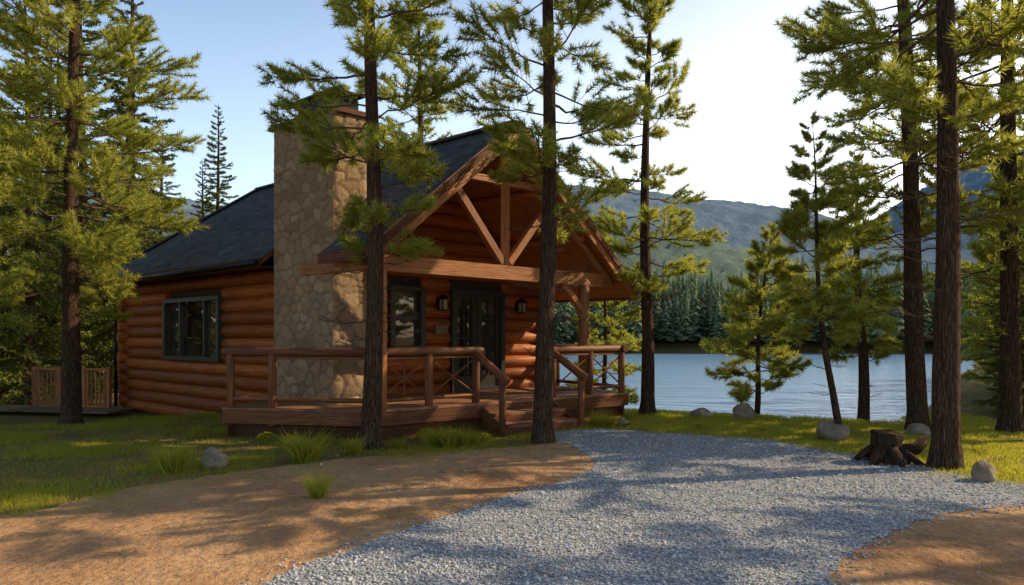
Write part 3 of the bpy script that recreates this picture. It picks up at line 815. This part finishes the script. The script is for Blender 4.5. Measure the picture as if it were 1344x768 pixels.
def patch(seed,n,size,hr):
    r=random.Random(seed); vs=[];fs=[]
    for _ in range(n):
        cx,cy=r.uniform(-size,size),r.uniform(-size,size)*.5; h=r.uniform(*hr)*r.uniform(.7,1.1); w=h*r.uniform(.15,.25)
        for k in range(130):
            f=r.random()**.8; z=h*(.03+.97*f); rad=w*(1-f)**.8*r.uniform(.6,1.15)+.1; a=r.uniform(0,6.283); da=.5
            dz=h*.05; b=len(vs)
            vs.extend([(cx+.15*rad*math.cos(a-da),cy+.15*rad*math.sin(a-da),z+dz),(cx+rad*.75*math.cos(a-da*.9),cy+rad*.75*math.sin(a-da*.9),z-dz*.2),(cx+rad*1.15*math.cos(a),cy+rad*1.15*math.sin(a),z-dz*.8)])
            vs.append((cx+rad*.7*math.cos(a+da),cy+rad*.7*math.sin(a+da),z))
            fs.append((b,b+1,b+2,b+3))
    me=bpy.data.meshes.new('forest_clump'); me.from_pydata(vs,[],fs); me.materials.append(M_far_haze); return me
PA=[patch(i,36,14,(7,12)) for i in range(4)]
fo=empty('distant_forest')
r=random.Random(3)
def clump(x,y,s=1):
    o=bpy.data.objects.new('forest_clump',r.choice(PA)); o.parent=fo; COL.objects.link(o)
    o.location=(x,y,float(HT(x,y))-.3); o.rotation_euler=(0,0,r.uniform(-.4,.4)); s*=r.uniform(.8,1.2); o.scale=(s,s,s*r.uniform(.85,1.15))
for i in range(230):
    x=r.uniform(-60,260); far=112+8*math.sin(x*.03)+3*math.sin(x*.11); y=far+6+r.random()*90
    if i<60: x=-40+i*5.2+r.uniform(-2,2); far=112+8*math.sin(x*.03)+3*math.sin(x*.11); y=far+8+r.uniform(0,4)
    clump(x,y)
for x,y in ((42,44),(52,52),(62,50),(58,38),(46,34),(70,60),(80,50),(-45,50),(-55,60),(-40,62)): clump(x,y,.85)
def hill(name,y0,y1,x0,x1,prof,mat,seed,nx=260,ny=60,rough=6):
    r=np.random.default_rng(seed); xs=np.linspace(x0,x1,nx); ys=np.linspace(y0,y1,ny); X,Y=np.meshgrid(xs,ys)
    f=(Y-y0)/(y1-y0); Z=np.sin(np.clip(f,0,1)*math.pi*.5)**.9*prof(X)
    ph=r.uniform(0,6,12)
    for i in range(6):
        k=.012*1.8**i; Z+=rough/(1.6**i)*np.sin(X*k+ph[i]+Y*k*.5)*np.sin(Y*k*1.1+ph[i+6])*np.clip(f*3,0,1)
    Z+=r.normal(0,.7,Z.shape)*np.clip(f*3,0,1)-3
    v=np.stack([X,Y,Z],-1).reshape(-1,3); fc=[(j*nx+i,j*nx+i+1,(j+1)*nx+i+1,(j+1)*nx+i) for j in range(ny-1) for i in range(nx-1)]
    me=bpy.data.meshes.new(name); me.from_pydata(v.tolist(),[],fc); me.materials.append(mat)
    me.polygons.foreach_set('use_smooth',[True]*len(fc))
    ob=bpy.data.objects.new(name,me); COL.objects.link(ob)
def pr1(X):
    q=X/700.
    return 140+10*np.sin(q*9+1.2)-22*np.exp(-((q-.47)/.07)**2)+30*sm((q-.5)/.2)
hill('hill',420,700,-500,1100,pr1,M_hill_haze,1,420,80,rough=5)
def pr2(X):
    q=X/280.; return 24+14*np.sin(q*5+.4)+10*sm((.5-q)/.4)
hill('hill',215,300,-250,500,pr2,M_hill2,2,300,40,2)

# ------------------------------------------------------------------ grass
def grass_patch(name,n,rad,hmin,hmax,w,seed,lean=.5):
    r=random.Random(seed); vs=[];fs=[]
    for _ in range(n):
        a=r.uniform(0,6.283); q=rad*math.sqrt(r.random()); x,y=q*math.cos(a),q*math.sin(a); h=r.uniform(hmin,hmax)
        b=r.uniform(0,6.283); lx,ly=math.cos(b)*h*lean*r.random(),math.sin(b)*h*lean*r.random(); c=r.uniform(0,6.283); wx,wy=math.cos(c)*w/2,math.sin(c)*w/2
        i=len(vs); vs.extend([(x-wx,y-wy,0),(x+wx,y+wy,0),(x+lx*.4+wx*.7,y+ly*.4+wy*.7,h*.55),(x+lx*.4-wx*.7,y+ly*.4-wy*.7,h*.55),(x+lx,y+ly,h)])
        fs.append((i,i+1,i+2,i+3)); fs.append((i+3,i+2,i+4))
    me=bpy.data.meshes.new(name); me.from_pydata(vs,[],fs); me.materials.append(M_grass); return me
GP=[grass_patch('grass_patch',230,.34,.02,.06,.007,i,.9) for i in range(4)]
GP2=[grass_patch('grass_patch',55,.26,.015,.05,.005,i,1.1) for i in range(3)]
ge=empty('lawn_grass'); r=random.Random(11); cnt=0; tries=0
while cnt<1450 and tries<20000:
    tries+=1
    if r.random()<.57: x=r.uniform(-10,1.2); y=r.uniform(6.2,17)
    else: x=r.uniform(1.2,9.5); y=r.uniform(7.5,16.5)
    if y>edge(x)+1.5 or inside(GRAV,x,y) or inside(pp,x,y): continue
    lst=GP
    if inside(DIRT,x,y):
        if any(not inside(DIRT,x+dx,y+dy) for dx,dy in ((-.5,.3),(0,.5))) : lst=GP2
        elif r.random()<.06: lst=GP2
        else: continue
    elif x<1 and math.sin(x*1.7+y*.6)*math.sin(y*1.9-x*.5+1)>-.2: lst=GP2
    rel=V((x+.86,y-14.9)); det=ca*sb+cb*sa
    t_=(rel.x*sb+rel.y*cb)/det; s_=(ca*rel.y-sa*rel.x)/det
    if t_>-3.6 and s_>-.1 and t_<2.2 and s_<9: continue
    o=bpy.data.objects.new('grass_patch',r.choice(lst)); o.parent=ge; COL.objects.link(o)
    o.location=(x,y,float(HT(x,y))); o.rotation_euler=(0,0,r.uniform(0,6.28)); s=r.uniform(.8,1.25); o.scale=(s,s,s*r.uniform(.7,1.3)); cnt+=1
TG=[grass_patch('grass_tuft',240,.085,.14,.42,.012,30+i,1.1) for i in range(3)]
for i,(x,y,s) in enumerate([(-4.22,8.45,1.15),(-2.8,9.1,1.25),(-2.72,9.25,.9),(-2.03,7.15,.75),(-2.25,9.7,.8),(-.95,10.35,.9),(-.75,10.45,.85),(-1.15,10.4,.85),(-.6,10.6,.6),(1.6,12.75,.9),(1.8,12.65,.7),(-3.3,10.3,.6),(3.4,12.4,.5),(4.4,12.0,.4),(-5.5,10.5,.5),(-1.7,10.25,.5)]):
    o=bpy.data.objects.new('grass_clump',TG[i%3]); COL.objects.link(o); o.location=(x,y,0); o.scale=(s*1.2,s*1.2,s); o.rotation_euler=(0,0,i)
def shrub_mesh(seed):
    r=random.Random(seed); vs=[];fs=[]
    for _ in range(420):
        a=r.uniform(0,6.283); ph=r.uniform(0,1.5); q=r.uniform(.4,1)**.5*.26; p=V((math.cos(a)*math.cos(ph)*q,math.sin(a)*math.cos(ph)*q,math.sin(ph)*q*.8+.02))
        u=V((r.gauss(0,1),r.gauss(0,1),r.gauss(0,.6))).normalized(); w=u.cross(V((r.gauss(0,1),r.gauss(0,1),r.gauss(0,1)))).normalized(); l=r.uniform(.025,.045)
        b=len(vs); vs.extend([tuple(p-u*l),tuple(p+w*l*.4),tuple(p+u*l),tuple(p-w*l*.4)]); fs.append((b,b+1,b+2,b+3))
    for _ in range(14):
        a=r.uniform(0,6.283); b=len(vs); x,y=math.cos(a)*.15,math.sin(a)*.15; vs.extend([(0,0,0),(.006,.004,0),(x,y,.2)]); fs.append((b,b+1,b+2))
    me=bpy.data.meshes.new('shrub'); me.from_pydata(vs,[],fs); me.materials.append(M_grass); return me
SH=[shrub_mesh(i) for i in range(2)]
for i,(x,y,s) in enumerate([(-1.35,10.95,.9),(-.95,11.15,.7),(-.45,10.95,.6),(-2.9,10.7,.6),(-3.9,10.85,.7),(1.75,13.2,.7),(2.3,13.6,.6),(-5.2,11.4,.8)]):
    o=bpy.data.objects.new('shrub',SH[i%2]); COL.objects.link(o); o.location=(x,y,0); o.scale=(s,s,s); o.rotation_euler=(0,0,i*1.3)

# ------------------------------------------------------------------ light, sky, camera
el,az=math.radians(33),math.radians(13)
sd=V((math.cos(az)*math.cos(el),math.sin(az)*math.cos(el),math.sin(el)))
sl=bpy.data.lights.new('sun','SUN'); sl.energy=5.0; sl.angle=math.radians(.5); sl.color=(1,.79,.50)
so=bpy.data.objects.new('sun',sl); so.rotation_euler=sd.to_track_quat('Z','Y').to_euler(); COL.objects.link(so)
w=bpy.data.worlds.new('World'); scene.world=w; w.use_nodes=True; nt=w.node_tree
sky=nt.nodes.new('ShaderNodeTexSky'); sky.sky_type='NISHITA'; sky.sun_disc=False; sky.sun_elevation=el; sky.sun_rotation=math.atan2(sd.x,sd.y)
sky.air_density=1.2; sky.dust_density=1.0; sky.ozone_density=1.5
bg=nt.nodes['Background']; nt.links.new(sky.outputs[0],bg.inputs[0]); bg.inputs[1].default_value=.14
tc=N(nt,'ShaderNodeTexCoord'); nz=N(nt,'ShaderNodeVectorMath',operation='NORMALIZE'); nt.links.new(tc.outputs['Generated'],nz.inputs[0])
sx=N(nt,'ShaderNodeSeparateXYZ'); nt.links.new(nz.outputs[0],sx.inputs[0])
zc=math_(nt,'MAXIMUM',sx.outputs[2],0.0)
mr=N(nt,'ShaderNodeMapRange',interpolation_type='SMOOTHSTEP'); nt.links.new(zc,mr.inputs['Value']); mr.inputs['From Min'].default_value=.0; mr.inputs['From Max'].default_value=.74; mr.inputs['To Min'].default_value=1; mr.inputs['To Max'].default_value=0
hz=mr.outputs[0]
gd=N(nt,'ShaderNodeVectorMath',operation='DOT_PRODUCT'); nt.links.new(nz.outputs[0],gd.inputs[0]); gd.inputs[1].default_value=V((.75,.62,.25)).normalized()
gl=math_(nt,'POWER',math_(nt,'MAXIMUM',math_(nt,'MULTIPLY',math_(nt,'ADD',gd.outputs['Value'],1.0),.5),0.0),6.0)
mb_=N(nt,'ShaderNodeMapRange'); nt.links.new(sx.outputs[1],mb_.inputs['Value']); mb_.inputs['From Min'].default_value=-.2; mb_.inputs['From Max'].default_value=.55; mb_.inputs['To Min'].default_value=.12; mb_.inputs['To Max'].default_value=1
f=math_(nt,'MULTIPLY',hz,math_(nt,'MULTIPLY',mb_.outputs[0],math_(nt,'ADD',.62,math_(nt,'MULTIPLY',gl,1.35))))
tint=mixc(nt,hz,(.30,.64,1.25),(.82,.94,1.03))
bg2=N(nt,'ShaderNodeBackground'); nt.links.new(mixc(nt,math_(nt,'MINIMUM',math_(nt,'MULTIPLY',gl,1.5),1.0),tint,(1.0,.95,.87)),bg2.inputs[0]); nt.links.new(f,bg2.inputs[1])
ad=N(nt,'ShaderNodeAddShader'); nt.links.new(bg.outputs[0],ad.inputs[0]); nt.links.new(bg2.outputs[0],ad.inputs[1]); nt.links.new(ad.outputs[0],nt.nodes['World Output'].inputs[0])
cam=bpy.data.cameras.new('camera'); co=bpy.data.objects.new('camera',cam); COL.objects.link(co)
co.location=(0,0,1.7); co.rotation_euler=(math.radians(90),0,0); cam.lens=24; cam.sensor_width=36; cam.shift_y=.0417; cam.clip_end=5000; cam.clip_start=.05
scene.camera=co
scene.view_settings.view_transform='Standard'; scene.view_settings.look='None'; scene.view_settings.exposure=0
